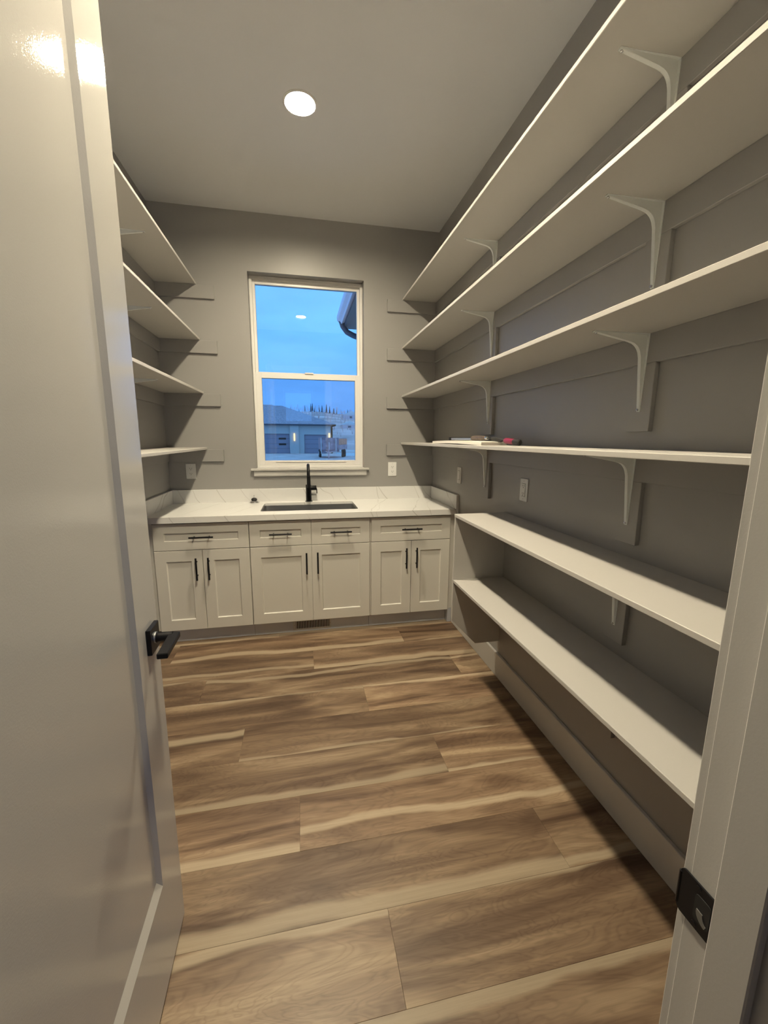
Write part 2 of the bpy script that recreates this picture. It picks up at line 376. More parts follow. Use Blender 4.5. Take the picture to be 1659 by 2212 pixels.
# floor: subfloor slab with planks as parts
floor = empty('floor', (0, 0, 0)); tag(floor, kind='structure')
part(MB().box(XL - .15, .15, -3.45, .1, -.12, -.008), 'subfloor', M['subfloor'], floor)
PW = 0.2337; Y0 = -0.623
joints = {0: [-2.017, -0.46], -1: [-1.35, 0.1], -2: [-0.9], 1: [-1.109], 2: [-1.744, -0.21], 3: [-0.832], 4: [-1.467, 0.02], 5: [-0.556, -2.09], 6: [-1.196], 7: [-0.293, -1.83], 8: [-0.929], 9: [-1.6, -0.08], 10: [-1.2], 11: [-.6], }
GAP = .00025
for r in range(-2, 12):
    ya = Y0 - r * PW; yb = ya - PW
    js = sorted(x for x in joints[r] if XL < x < 0)
    xs = [XL - .002] + js + [.002]
    for a, b in zip(xs, xs[1:]):
        cx = a + .762 if b <= -.01 else b - .0
        mb = MB(); hw_ = (b - a) / 2 - GAP; cy = (ya + yb) / 2
        mb.box(-hw_, hw_, -PW / 2 + GAP, PW / 2 - GAP, -.006, 0, bev=.0004)
        o = mb.build('plank', M['plank'], floor); o.location = ((a + b) / 2, cy, 0)
struct(MB().box(-6.0, 3.0, HY, Y0 - 12 * PW - .001, -.12, -.0005), 'floor_hall', M['plank'])

# baseboards
def board(name, x0, x1, y0, y1, h=.148):
    return struct(MB().box(x0, x1, y0, y1, .001, h, bev=.002), name, M['trim'])
board('baseboard_right', -.016, 0, YF, -.60)
board('baseboard_left', XL, XL + .016, YF, -.60)
board('baseboard_front', DR + .11, -.017, YF, YF + .016)
board('baseboard_hall', DR + .09, 3.0, YFB - .016, YFB)

# ------------------------------------------------------------------ door frame
tr = empty('trim_1', (DR, -3.25, 0)); tag(tr, kind='structure')
JP = -3.193   # pantry-side edge of the jamb
part(MB().box(DR, DR + .019, YFB, JP, 0, DT + .019, bev=.0015), 'jamb', M['trim'], tr)
part(MB().box(DL - .019, DL, YFB, JP, 0, DT + .019, bev=.0015), 'jamb', M['trim'], tr)
part(MB().box(DL, DR, YFB, JP, DT, DT + .019, bev=.0015), 'head_jamb', M['trim'], tr)
part(MB().box(DR - .011, DR, -3.270, -3.2275, 0, DT, bev=.0015), 'door_stop', M['trim'], tr)
part(MB().box(DL, DL + .011, -3.270, -3.2275, 0, DT, bev=.0015), 'door_stop', M['trim'], tr)
part(MB().box(DL + .011, DR - .011, -3.270, -3.2275, DT - .011, DT, bev=.0015), 'door_stop', M['trim'], tr)
for (ya, yb) in ((JP - .002, JP + .0115), (YFB - .014, YFB)):
    part(MB().box(DR + .003, DR + .095, ya, yb, 0, DT + .10, bev=.002), 'casing', M['trim'], tr)
    part(MB().box(DL - .095, DL - .003, ya, yb, 0, DT + .10, bev=.002), 'casing', M['trim'], tr)
    part(MB().box(DL - .003, DR + .003, ya, yb, DT + .003, DT + .10, bev=.002), 'casing', M['trim'], tr)

# strike plate: rounded plate with a lip curling over the jamb edge and a latch hole
sp = empty('strike_plate', (DR, -3.205, .92)); tag(sp, 'black metal strike plate with latch hole set in the white door jamb', 'strike plate')
def rrect(u0, u1, v0, v1, r, n=5):
    P = []
    for (cu, cv, a0) in ((u1 - r, v1 - r, 0), (u0 + r, v1 - r, 90), (u0 + r, v0 + r, 180), (u1 - r, v0 + r, 270)):
        for k in range(n + 1):
            a = math.radians(a0 + 90 * k / n); P.append((cu + r * math.cos(a), cv + r * math.sin(a)))
    return P
part(MB().prism(rrect(-3.227, -3.184, .893, .950, .006), 'x', DR - .0022, DR - .0002), 'plate', M['black'], sp)
part(MB().tube([(DR - .001, -3.184, .900), (DR - .001, -3.184, .943)], .0022, 8), 'lip', M['black'], sp)
part(MB().prism(rrect(-3.222, -3.204, .905, .938, .004), 'x', DR - .0030, DR - .0021), 'latch_hole', M['slot'], sp)
cres = [(-3.2205 + .013 * math.cos(math.radians(t)) , .919 + .013 * math.sin(math.radians(t))) for t in range(-80, 11, 10)] + [(-3.2205 + .006 * math.cos(math.radians(t)), .919 + .009 * math.sin(math.radians(t))) for t in range(10, -81, -15)]
part(MB().prism(cres, 'x', DR - .0038, DR - .0029), 'latch_tab', M['grey_metal'], sp)
for zz in (.898, .945):
    part(MB().lathe([(.003, 0), (.0028, .001)], (DR - .0030, -3.206, zz), 'x', 10), 'screw', M['black'], sp)

# ------------------------------------------------------------------ open door (door_1)
P0 = Vector((-1.5400, -2.393, 0)); P1 = Vector((-1.5225, -3.16, 0)); dd = (P1 - P0).normalized()
door = empty('door_1', P0); tag(door, kind='structure')
door.rotation_euler = (0, math.radians(-.5), math.atan2(dd.y, dd.x))
# local: +X along the door from its free edge to the hinges, +Y out of the visible face, z up
DW = .785; DH = 2.44; TH = .035; ZB = .012
def door_slab():
    bm = bmesh.new()
    u0, u1, v0, v1 = .140, .672, .285, DH - .14
    sti = .010; dep = .011
    def quad(a, b, c, d): bm.faces.new([bm.verts.new(p) for p in (a, b, c, d)])
    # front face ring
    O = [(0, ZB), (DW, ZB), (DW, DH), (0, DH)]; I = [(u0, v0), (u1, v0), (u1, v1), (u0, v1)]
    K = [(u0 + sti, v0 + sti * 2.4), (u1 - sti, v0 + sti * 2.4), (u1 - sti, v1 - sti), (u0 + sti, v1 - sti)]
    for side, yo in ((1, 0.0), (-1, -TH)):
        ys = lambda t: yo - side * t
        for i in range(4):
            j = (i + 1) % 4
            quad((O[i][0], yo, O[i][1]), (O[j][0], yo, O[j][1]), (I[j][0], yo, I[j][1]), (I[i][0], yo, I[i][1]))
            quad((I[i][0], yo, I[i][1]), (I[j][0], yo, I[j][1]), (K[j][0], ys(dep), K[j][1]), (K[i][0], ys(dep), K[i][1]))
        quad(*[(k[0], ys(dep), k[1]) for k in K])
    for i in range(4):
        j = (i + 1) % 4
        quad((O[i][0], 0, O[i][1]), (O[j][0], 0, O[j][1]), (O[j][0], -TH, O[j][1]), (O[i][0], -TH, O[i][1]))
    bmesh.ops.remove_doubles(bm, verts=bm.verts[:], dist=1e-5)
    mb = MB(); mb.bm.free(); mb.bm = bm; return mb
door_slab().build('slab', M['door'], door)
hc = (.056, .935)
hnd = MB().box(hc[0] - .033, hc[0] + .033, .0, .011, hc[1] - .033, hc[1] + .033, bev=.0012).build('handle', M['black'], door)
MB().lathe([(.0135, .010), (.0135, .016), (.0115, .018), (.0115, .052)], (hc[0], 0, hc[1]), 'y', 20).build('neck', M['black'], hnd, True)
MB().prism([(hc[0] - .014, .046), (hc[0] - .006, .068), (hc[0] + .108, .068), (hc[0] + .108, .044), (hc[0] + .012, .044)], 'z', hc[1] - .006, hc[1] + .008, bev=.0018).build('lever', M['black'], hnd)
MB().lathe([(.0145, .011), (.0145, .014)], (hc[0], 0, hc[1]), 'y', 20).build('collar', M['steel'], hnd, True)
h2 = MB().box(hc[0] - .033, hc[0] + .033, -TH - .011, -TH, hc[1] - .033, hc[1] + .033, bev=.0012).build('handle', M['black'], door)
MB().lathe([(.0115, -TH - .052), (.0115, -TH - .011)], (hc[0], 0, hc[1]), 'y', 20).build('neck', M['black'], h2, True)
MB().box(hc[0] - .012, hc[0] + .108, -TH - .068, -TH - .046, hc[1] - .006, hc[1] + .008, bev=.0018).build('lever', M['black'], h2)
MB().box(-.0015, .0005, -TH / 2 - .0125, -TH / 2 + .0125, hc[1] - .028, hc[1] + .028).build('latch_plate', M['black'], door)
for zz in (.25, 1.22, 2.2):
    MB().lathe([(.006, zz - .045), (.006, zz + .045)], (DW + .002, -TH - .004, 0), 'z', 12).build('hinge', M['black'], door, True)

# ------------------------------------------------------------------ window_1
win = empty('window_1', (-1.065, .09, WB)); tag(win, kind='structure')
def ringbox(x0, x1, z0, z1, t, y0, y1, tb=None, tt=None, bev=.002):
    tb = t if tb is None else tb; tt = t if tt is None else tt
    return MB().box(x0, x0 + t, y0, y1, z0, z1, bev).box(x1 - t, x1, y0, y1, z0, z1, bev).box(x0 + t - .001, x1 - t + .001, y0, y1, z0, z0 + tb, bev).box(x0 + t - .001, x1 - t + .001, y0, y1, z1 - tt, z1, bev)
part(ringbox(WL + .001, WR - .001, WB, WT - .001, .022, .075, .165), 'frame', M['vinyl'], win)
part(ringbox(WL + .022, WR - .022, 1.935, WT - .022, .022, .10, .135, tb=.025, tt=.032), 'upper_sash', M['vinyl'], win)
part(ringbox(WL + .022, WR - .022, WB + .022, 1.962, .044, .078, .115, tb=.038, tt=.048), 'lower_sash', M['vinyl'], win)
part(MB().box(-1.10, -1.03, .070, .079, 1.955, 1.968, .002), 'sash_lock', M['vinyl'], win)
part(MB().box(-1.36, -.77, .072, .079, WB + .046, WB + .052, .001), 'lift_rail', M['vinyl'], win)
for yy in (.112, .126):
    part(MB().box(WL + .04, WR - .04, yy, yy + .003, 1.955, WT - .05), 'pane', M['glass'], win)
for yy in (.090, .103):
    part(MB().box(WL + .06, WR - .06, yy, yy + .003, WB + .055, 1.918), 'pane', M['glass'], win)
scr = part(MB().box(WL + .03, WR - .03, .148, .149, WB + .03, 1.95), 'insect_screen', M['screen'], win)
part(MB().box(-1.552, -.581, -.032, 0, WB - .018, WB, .003).box(WL + .001, WR - .001, -.001, .076, WB - .018, WB), 'stool', M['trim'], win)
part(MB().prism([(-.019, WB - .018), (0, WB - .018), (0, WB - .066), (-.012, WB - .066), (-.019, WB - .058)], 'x', -1.530, -.603), 'apron', M['trim'], win)

# ================================================================== ceiling lights
def ceiling_light(x, y, mat, label):
    r = empty('ceiling_light', (x, y, H)); tag(r, label, 'ceiling light', 'recessed ceiling lights')
    part(MB().lathe([(.0745, -.0005), (.086, -.0005), (.085, -.003), (.0765, -.005)], (x, y, H), 'z', 40, True), 'trim_ring', M['plastic'], r, True)
    can = MB(); n = 40
    rings = [[can.bm.verts.new((x + q * math.cos(2 * math.pi * k / n), y + q * math.sin(2 * math.pi * k / n), H + z)) for k in range(n)] for q, z in ((.0745, -.004), (.0705, .034), (.0705, .060))]
    for a, b in zip(rings, rings[1:]):
        for i in range(n): can.bm.faces.new((a[i], a[(i + 1) % n], b[(i + 1) % n], b[i]))
    can.bm.faces.new(rings[-1])
    part(can, 'can', M['plastic'], r, True)
    part(MB().lathe([(.069, .015), (.069, .020)], (x, y, H), 'z', 40), 'diffuser', mat, r)
    return r
ceiling_light(-1.105, -1.094, M['lamp'], 'round lit ceiling downlight nearer the window')
ceiling_light(-1.095, -2.410, M['lamp'], 'round lit ceiling downlight nearer the open door, mirrored in the upper window pane')
ceiling_light(-2.6, -4.9, M['hall_fill'], 'added unseen fill downlight in the hall on the open door side')  # out of view, added as warm fill through the doorway
ceiling_light(0.6, -4.9, M['hall_fill'], 'added unseen fill downlight in the hall on the strike plate side')  # second added fill light, also out of view

# ================================================================== shelf bracket
def bracket_meshes():
    """outer corner at origin; arm along -X under the shelf, leg down the wall; returns (body_bm builder, screws)"""
    b = MB()
    # flat strips, tapering
    def strip(L, horizontal):
        w0, w1 = .0135, .007; n = 6; t = .0022
        A, B = [], []
        for i in range(n + 1):
            s_ = i / n; p = s_ * L; wd = w0 + (w1 - w0) * s_
            for lst, off in ((A, 0), (B, t)):
                for sg in (-1, 1):
                    lst.append(b.bm.verts.new((-p, sg * wd, -off) if horizontal else (-off, sg * wd, -p)))
        for lst in (A, B):
            for i in range(n): b.bm.faces.new((lst[2 * i], lst[2 * i + 1], lst[2 * i + 3], lst[2 * i + 2]))
        for i in range(n):
            for k in (0, 1): b.bm.faces.new((A[2 * i + k], A[2 * i + 2 + k], B[2 * i + 2 + k], B[2 * i + k]))
        b.bm.faces.new((A[0], A[1], B[1], B[0])); b.bm.faces.new((A[-2], A[-1], B[-1], B[-2]))
    strip(.200, True); strip(.250, False)
    # curved raised rib
    outer = [(-.196, -.0015), (-.012, -.0015), (-.0045, -.0045), (-.0015, -.012), (-.0015, -.246)]
    inner = [(-.0045, -.246)]
    r = .05; cx_, cz_ = -.020 - r, -.026 - r
    for k in range(9):
        a = math.radians(0 + 90 * k / 8); inner.append((cx_ + r * math.cos(a), cz_ + r * math.sin(a)))
    inner += [(-.196, -.0045)]
    b.prism(outer + inner, 'y', -.0065, .0065, bev=.0018)
    return b
bk_mesh = bracket_meshes()
proto_b = bk_mesh.build('bracket', M['bracket'], None)
scr_m = MB().lathe([(.0045, -.0005), (.004, -.0035), (.002, -.0045)], (0, 0, 0), 'x', 12)
proto_s = scr_m.build('screw', M['chrome'], None, True)
bm_bracket, bm_screw = proto_b.data, proto_s.data
bpy.data.objects.remove(proto_b); bpy.data.objects.remove(proto_s)
def add_bracket(root, x, y, z, flip=False):
    o = bpy.data.objects.new('bracket', bm_bracket); COL.objects.link(o); at(o, root)
    o.location = (x, y, z); o.rotation_euler = (0, 0, math.pi if flip else 0)
    for (dz, dx) in ((-.243, -.0045), (-.030, -.0150)):
        s_ = bpy.data.objects.new('screw', bm_screw); COL.objects.link(s_); s_.parent = o; s_.location = (dx, 0.0 if dz < -.1 else .0095, dz)
        if dz > -.1: s_.location = (-.002, .0095, dz)
    s_ = bpy.data.objects.new('screw', bm_screw); COL.objects.link(s_); s_.parent = o; s_.location = (-.192, 0, -.004); s_.rotation_euler = (0, -math.pi / 2, 0)
    return o

# ================================================================== right upper shelves
TS = .0170
names_r = ['topmost long white shelf on the wall beside the strike plate, just under the ceiling',
           'second shelf from the top of the tall bracketed shelves along the long wall',
           'third shelf from the top of the long wall, its underside seen from below',
           'lowest of the four upper long wall shelves, with a board and tools lying on it']
shelf4_root = None
def cleat(root, x0, x1, y0, y1, z0, z1): return part(MB().box(x0, x1, y0, y1, z0, z1, bev=.0015), 'cleat', M['wall'], root)
for k, (zb, lab) in enumerate(zip((2.5475, 2.1704, 1.7809, 1.3880), names_r)):
    r = empty('wall_shelf', (0, 0, zb)); tag(r, lab, 'shelf', 'long wall shelves above the low open shelves')
    part(MB().box(-.3004, 0, YF + .001, -.0005, zb, zb + TS, bev=.0016), 'shelf_board', M['shelf'], r)
    cleat(r, -.018, 0, YF + .001, -.018, zb - .094, zb)
    cleat(r, -.427, 0, -.018, 0, zb - .094, zb)
    for yc in (-1.105, -2.267):
        cleat(r, -.018, 0, yc - .0475, yc + .0475, zb - .316, zb - .094)
        add_bracket(r, -.018, yc, zb)
# left shelves
names_l = ['topmost short-side shelf behind the open door, close to the ceiling',
           'second shelf from the top on the wall behind the open door',
           'third shelf from the top on the wall behind the open door',
           'lowest shelf on the wall behind the open door, above the quartz counter']
for k, (zb, lab) in enumerate(zip((2.5514, 2.162, 1.7705, 1.343), names_l)):
    r = empty('wall_shelf', (XL, 0, zb)); tag(r, lab, 'shelf', 'shelves on the wall behind the open door')
    part(MB().box(XL, XL + .299, -2.6, -.0005, zb, zb + TS, bev=.0016), 'shelf_board', M['shelf'], r)
    cleat(r, XL, XL + .018, -2.6, -.018, zb - .094, zb)
    cleat(r, XL, -1.7545, -.018, 0, zb - .094, zb)
    for yc in (-.80, -1.95):
        cleat(r, XL, XL + .018, yc - .0475, yc + .0475, zb - .316, zb - .094)
        add_bracket(r, XL + .018, yc, zb, True)

# ================================================================== low open shelving
low = empty('open_shelving', (-.155, -2.28, 0)); tag(low, 'low two-tier open shelving along the wall with an angled end panel beside the cabinets', 'shelving')
YE = -1.351
for zt in (1.020, .636):
    part(MB().box(-.3104, 0, YF + .001, YE, zt - TS, zt, bev=.0016), 'shelf_board', M['shelf'], low)
    cleat(low, -.018, 0, YF + .001, YE - .016, zt - TS - .094, zt - TS)
    yc = -2.262
    cleat(low, -.018, 0, yc - .0475, yc + .0475, zt - TS - .312, zt - TS - .094)
    add_bracket(low, -.018, yc, zt - TS)
part(MB().prism([(-.309, 1.020 - TS), (0, 1.020 - TS), (0, .224), (-.155, .224), (-.309, .385)], 'y', YE - .016, YE, bev=.001), 'end_panel', M['shelf'], low)

# ================================================================== base cabinets
ZT = .878
def shaker(mb, x0, x1, z0, z1, st, sz, yf, th=.019, rec=.009):
    """one shaker front: frame with a recessed panel and bevelled inner edge"""
    bm = mb.bm
    O = [(x0, z0), (x1, z0), (x1, z1), (x0, z1)]; I = [(x0 + st, z0 + sz), (x1 - st, z0 + sz), (x1 - st, z1 - sz), (x0 + st, z1 - sz)]
    b = .005; K = [(I[0][0] + b, I[0][1] + b), (I[1][0] - b, I[1][1] + b), (I[2][0] - b, I[2][1] - b), (I[3][0] + b, I[3][1] - b)]
    e = .0012; E_ = [(x0 + e, z0 + e), (x1 - e, z0 + e), (x1 - e, z1 - e), (x0 + e, z1 - e)]
    L = [[(p[0], yf + th, p[1]) for p in O], [(p[0], yf + e, p[1]) for p in O], [(p[0], yf, p[1]) for p in E_], [(p[0], yf, p[1]) for p in I], [(p[0], yf + rec, p[1]) for p in K]]
    V = [[bm.verts.new(p) for p in ring] for ring in L]
    for a, c in zip(V, V[1:]):
        for i in range(4): bm.faces.new((a[i], a[(i + 1) % 4], c[(i + 1) % 4], c[i]))
    bm.faces.new(V[-1]); bm.faces.new(V[0][::-1]); return mb
def bar_handle(parent, x, z, L, vertical, yf):
    # bar with two posts; collars show at the ends of the posts
    h = L / 2; q = L * .31; yb = yf - .030
    mb = MB()
    ax = (lambda t: (x, yb, z + t)) if vertical else (lambda t: (x + t, yb, z))
    mb.tube([ax(-h), ax(h)], .0060, 14)
    for s_ in (-q, q):
        p = ax(s_); mb.tube([(p[0], yf, p[2]), (p[0], yb - .0072, p[2])], .0046, 10)
    return sub(mb, 'handle', M['black'], parent, True)
YD = -.617; ZD0, ZS, ZD1 = .113, .685, .867
def cabinet(label, x0, x1, drawers, doors, handles):
    r = empty('base_cabinet', ((x0 + x1) / 2, -.30, 0)); tag(r, label, 'cabinet', 'white shaker base cabinets under the quartz counter')
    def p0(mb, name, mat):      # part whose own frame is the world frame, so that sub-parts can hang on it
        o = mb.build(name, mat, None); o.parent = r; o.matrix_parent_inverse = Matrix.Translation(r.location).inverted(); return o
    p0(MB().box(x0, x0 + .018, -.597, -.002, .11, ZT + .019).box(x1 - .018, x1, -.597, -.002, .11, ZT + .019).box(x0 + .018, x1 - .018, -.597, -.002, .11, .128).box(x0 + .018, x1 - .018, -.02, -.002, .128, ZT + .019).box(x0 + .018, x1 - .018, -.597, -.578, .128, ZT + .019), 'carcass', M['cabinet'])
    p0(MB().box(x0, x1, -.555, -.54, .002, .11), 'toe_kick', M['toekick'])
    for a, b in drawers:
        d = p0(shaker(MB(), a, b, ZS + .003, ZD1, .068 if b - a > .5 else .068, .062, YD), 'drawer', M['cabinet'])
        bar_handle(d, (a + b) / 2, .775, .154, False, YD + .009)
    for (a, b), hx in zip(doors, handles):
        d = p0(shaker(MB(), a, b, ZD0, ZS - .001, .070, .075, YD), 'door', M['cabinet'])
        bar_handle(d, hx, .556, .156, True, YD)
    return r
cabinet('white shaker cabinet with one drawer and two doors, in the corner by the open door', -2.133, -1.5205, [(-2.131, -1.5225)], [(-2.131, -1.8315), (-1.8285, -1.5225)], [-1.868, -1.790])
cabinet('white shaker sink cabinet with two drawer fronts and two wide doors under the faucet', -1.5185, -.6725, [(-1.5165, -1.0975), (-1.0945, -.6745)], [(-1.5165, -1.0975), (-1.0945, -.6745)], [-1.133, -1.054])
cabinet('white shaker cabinet with one drawer and two narrow doors, beside the low open shelving', -.6705, -.0505, [(-.661, -.0525)], [(-.661, -.3585), (-.3555, -.0525)], [-.399, -.319])
f1 = MB().box(-.048, -.0005, -.601, -.58, .118, ZT).build('filler_strip', M['cabinet']); tag(f1, 'narrow white upright filler strip between cabinets and low open shelving', 'filler')
f2 = MB().box(XL + .0005, -2.135, -.601, -.58, .112, ZT).build('filler_strip', M['cabinet']); tag(f2, 'narrow white upright filler strip in the corner hidden by the open door', 'filler')
f3 = MB().box(-.048, -.0165, -.6, -.54, .002, .116).build('toe_board', M['toekick']); tag(f3, 'short grey toe board return at the end of the cabinets by the low shelving', 'toe board')

# toe-kick register
rg = empty('floor_register', (-1.104, -.556, .016)); tag(rg, 'white slotted heat register in the toe kick under the sink cabinet', 'vent')
part(MB().box(-1.246, -.962, -.559, -.5555, .014, .098, bev=.001), 'plate', M['trim'], rg)
part(MB().box(-1.224, -.974, -.5600, -.5588, .028, .084), 'opening', M['slot'], rg)
for i in range(21):
    x = -1.218 + i * .0119
    part(MB().box(x - .0017, x + .0017, -.5635, -.5601, .027, .085), 'fin', M['plastic'], rg)
for x in (-1.237, -.968):
    part(MB().lathe([(.003, 0), (.002, -.0012)], (x, -.559, .056), 'y', 8), 'screw', M['chrome'], rg)

# ------------------------------------------------------------------ counter, splash, sink
ZC = .918; ZU = .898; SX0, SX1, SY0, SY1 = -1.449, -.740, -.500, -.120
ct = empty('countertop', (-1.09, -.32, ZU)); tag(ct, 'white quartz worktop with grey veins, backsplash and side splashes around the sink', 'countertop')
def slab_with_hole():
    bm = bmesh.new()
    hole = rrect(SX0, SX1, SY0, SY1, .02, 4); n = len(hole)
    def layer(z):
        return [bm.verts.new((x, y, z)) for x, y in hole], [bm.verts.new(p) for p in ((-.0005, -.0005, z), (XL + .0005, -.0005, z), (XL + .0005, -.6401, z), (-.0005, -.6401, z))]
    (h1, o1), (h0, o0) = layer(ZC), layer(ZU)
    q = n // 4
    for hh, oo in ((h1, o1), (h0, o0)):
        for c in range(4):
            for k in range(c * q, c * q + q - 1): bm.faces.new((oo[c], hh[k], hh[k + 1]))
            bm.faces.new((oo[c], hh[c * q + q - 1], hh[(c * q + q) % n], oo[(c + 1) % 4]))
    for i in range(n): bm.faces.new((h1[i], h1[(i + 1) % n], h0[(i + 1) % n], h0[i]))
    for i in range(4): bm.faces.new((o1[i], o1[(i + 1) % 4], o0[(i + 1) % 4], o0[i]))
    mb = MB(); mb.bm.free(); mb.bm = bm; return mb
part(slab_with_hole(), 'slab', M['quartz'], ct)
part(MB().box(XL + .0005, -.0005, -.6401, -.6015, ZT, ZU), 'front_edge', M['quartz'], ct)
part(MB().box(XL + .0205, -.0205, -.020, -.0005, ZC, ZC + .106, bev=.001), 'backsplash', M['quartz'], ct)
part(MB().box(-.020, -.0005, -.640, -.0005, ZC, ZC + .106, bev=.001), 'side_splash', M['quartz'], ct)
part(MB().box(XL + .0005, XL + .020, -.640, -.0005, ZC, ZC + .106, bev=.001), 'side_splash', M['quartz'], ct)
sk = empty('sink', (-1.0945, -.31, .66)); tag(sk, 'rectangular stainless steel undermount sink below the window', 'sink')
def basin():
    bm = bmesh.new(); rings = []
    for dx, z, r in ((.004, ZU - .001, .02), (.006, .70, .03), (.03, .672, .04), (-.0, .668, .0)):
        if r == 0: break
        rings.append([bm.verts.new((x, y, z)) for x, y in rrect(SX0 - .004 + dx, SX1 + .004 - dx, SY0 - .004 + dx, SY1 + .004 - dx, r, 4)])
    n = len(rings[0])
    for a, b in zip(rings, rings[1:]):
        for i in range(n): bm.faces.new((a[i], a[(i + 1) % n], b[(i + 1) % n], b[i]))
    bm.faces.new(rings[-1])
    bmesh.ops.solidify(bm, geom=bm.faces[:], thickness=.0012)
    mb = MB(); mb.bm.free(); mb.bm = bm; return mb
part(basin(), 'basin', M['steel'], sk, True)
part(MB().lathe([(.045, .673), (.045, .676), (.03, .677), (.028, .674)], (-1.0945, -.24, 0), 'z', 28), 'drain', M['chrome'], sk, True)

# faucet
fx, fy = -1.097, -.068
fc = empty('faucet', (fx, fy, ZC)); tag(fc, 'matte black pull-down gooseneck faucet standing behind the sink', 'faucet')
part(MB().lathe([(.030, ZC + .0006), (.030, ZC + .004), (.0225, ZC + .006), (.0225, 1.055), (.019, 1.058), (.0125, 1.059)], (fx, fy, 0), 'z', 28), 'body', M['black'], fc, True)
arc = [(fx, fy, 1.055), (fx, fy, 1.13)]
for k in range(13):
    a = math.pi * k / 12; arc.append((fx, fy - .075 + .075 * math.cos(a), 1.150 + .075 * math.sin(a)))
arc += [(fx, fy - .15, 1.14)]
part(MB().tube(arc, .0115, 16), 'spout', M['black'], fc, True)
part(MB().lathe([(.0120, 1.142), (.0145, 1.139), (.0150, 1.055), (.0135, 1.05)], (fx, fy - .15, 0), 'z', 20), 'spray_head', M['black'], fc, True)
hd = part(MB().lathe([(.0195, .018), (.0195, .062), (.018, .064)], (fx, fy, 1.030), 'x', 24), 'handle', M['black'], fc, True)
sub(MB().tube([(fx + .060, fy, 1.030), (fx + .066, fy - .004, 1.02), (fx + .067, fy - .008, .985)], [.006, .0045, .0035], 10), 'lever', M['black'], hd, True)

# sink strainer left lying on the counter
ss = empty('sink_strainer', (-1.533, -.075, ZC)); tag(ss, 'small chrome sink strainer with black rubber stopper lying on the counter', 'strainer')
part(MB().lathe([(.040, ZC + .0006), (.041, ZC + .004), (.036, ZC + .012), (.022, ZC + .020), (.016, ZC + .021)], (-1.533, -.075, 0), 'z', 28), 'rim', M['chrome'], ss, True)
part(MB().lathe([(.019, ZC + .018), (.024, ZC + .026), (.019, ZC + .036), (.010, ZC + .040)], (-1.533, -.075, 0), 'z', 24), 'stopper', M['rubber'], ss, True)
part(MB().lathe([(.0025, ZC + .038), (.0022, ZC + .056), (.0042, ZC + .057), (.0038, ZC + .061)], (-1.533, -.075, 0), 'z', 12), 'pin', M['chrome'], ss, True)

# ================================================================== outlets and switch
def outlet(name, cat, label, c, wall, style, hw=.037, hh=.060):
    """wall: 'back' faces -Y, 'right' faces -X"""
    r = empty(name, c); tag(r, label, cat)
    def T(u0, u1, d0, d1, v0, v1, bev=.0):
        if wall == 'back': return MB().box(c[0] + u0, c[0] + u1, c[1] - d1, c[1] - d0, c[2] + v0, c[2] + v1, bev)
        return MB().box(c[0] - d1, c[0] - d0, c[1] + u0, c[1] + u1, c[2] + v0, c[2] + v1, bev)
    part(T(-hw, hw, 0, .005, -hh, hh, .0015), 'wall_plate', M['plastic'], r)
    faces = [(.020, .0145), (-.020, .0145)] if style == 'duplex' else [(0, .033)]
    for vc, vh in faces:
        if style == 'duplex': part(T(-.017, .017, .005, .007, vc - vh, vc + vh, .0006), 'receptacle', M['plastic'], r)
    if style in ('decora', 'switch'):
        part(T(-.0165, .0165, .005, .0070, -.033, .033, .0006), 'receptacle' if style == 'decora' else 'rocker', M['plastic'], r)
        part(T(-.0178, .0178, .0046, .0053, -.0345, .0345), 'gap', M['slot'], r)
    if style != 'switch':
        for vc in ((.020, -.020)):
            part(T(-.0078, -.0058, .0066, .0074, vc - .002, vc + .007), 'slot', M['slot'], r)
            part(T(.0058, .0078, .0066, .0074, vc - .002, vc + .007), 'slot', M['slot'], r)
            part(T(-.0022, .0022, .0066, .0074, vc - .0095, vc - .005), 'slot', M['slot'], r)
    if style == 'decora': pass
    for vs in (-.047, .047):
        part(T(-.002, .002, .0048, .0058, vs - .002, vs + .002), 'screw', M['trim'], r)
    return r
outlet('wall_outlet', 'outlet', 'white duplex outlet on the window wall in the shade near the open door', (-2.0115, -.0003, 1.172), 'back', 'duplex')
outlet('wall_outlet', 'outlet', 'white duplex outlet between the window sill and the long-wall shelves', (-.3725, -.0003, 1.175), 'back', 'duplex')
outlet('wall_outlet', 'outlet', 'white square-faced outlet on the long wall above the low open shelving', (-.0003, -1.543, 1.174), 'right', 'decora')
outlet('light_switch', 'switch', 'white rocker switch on the long wall above the end of the counter', (-.0003, -.632, 1.172), 'right', 'switch')

# ================================================================== board and tools on the shelf
ZS4 = 1.3880 + TS
def offcut():
    bm = bmesh.new(); n = 14
    front = [(-.268, -.79), (-.262, -1.555)]; back = [(-.085, -.70), (-.062, -1.44)]
    rows = []
    for i in range(n + 1):
        t = i / n; up = .006 * math.sin(math.pi * min(1, t * 1.0)) * 1.0
        f = [front[0][k] + (front[1][k] - front[0][k]) * t for k in (0, 1)]; g = [back[0][k] + (back[1][k] - back[0][k]) * t for k in (0, 1)]
        rows.append([bm.verts.new((*f, ZS4 + up)), bm.verts.new((*g, ZS4 + up)), bm.verts.new((*g, ZS4 + up + .0165)), bm.verts.new((*f, ZS4 + up + .0165))])
    for a, b in zip(rows, rows[1:]):
        for i in range(4): bm.faces.new((a[i], a[(i + 1) % 4], b[(i + 1) % 4], b[i]))
    bm.faces.new(rows[0]); bm.faces.new(rows[-1][::-1])
    mb = MB(); mb.bm.free(); mb.bm = bm; return mb
ob = offcut().build('board', M['primed']); tag(ob, 'short bowed white primed board lying flat on the lowest upper shelf under the tools', 'board')
ZB4 = ZS4 + .0225
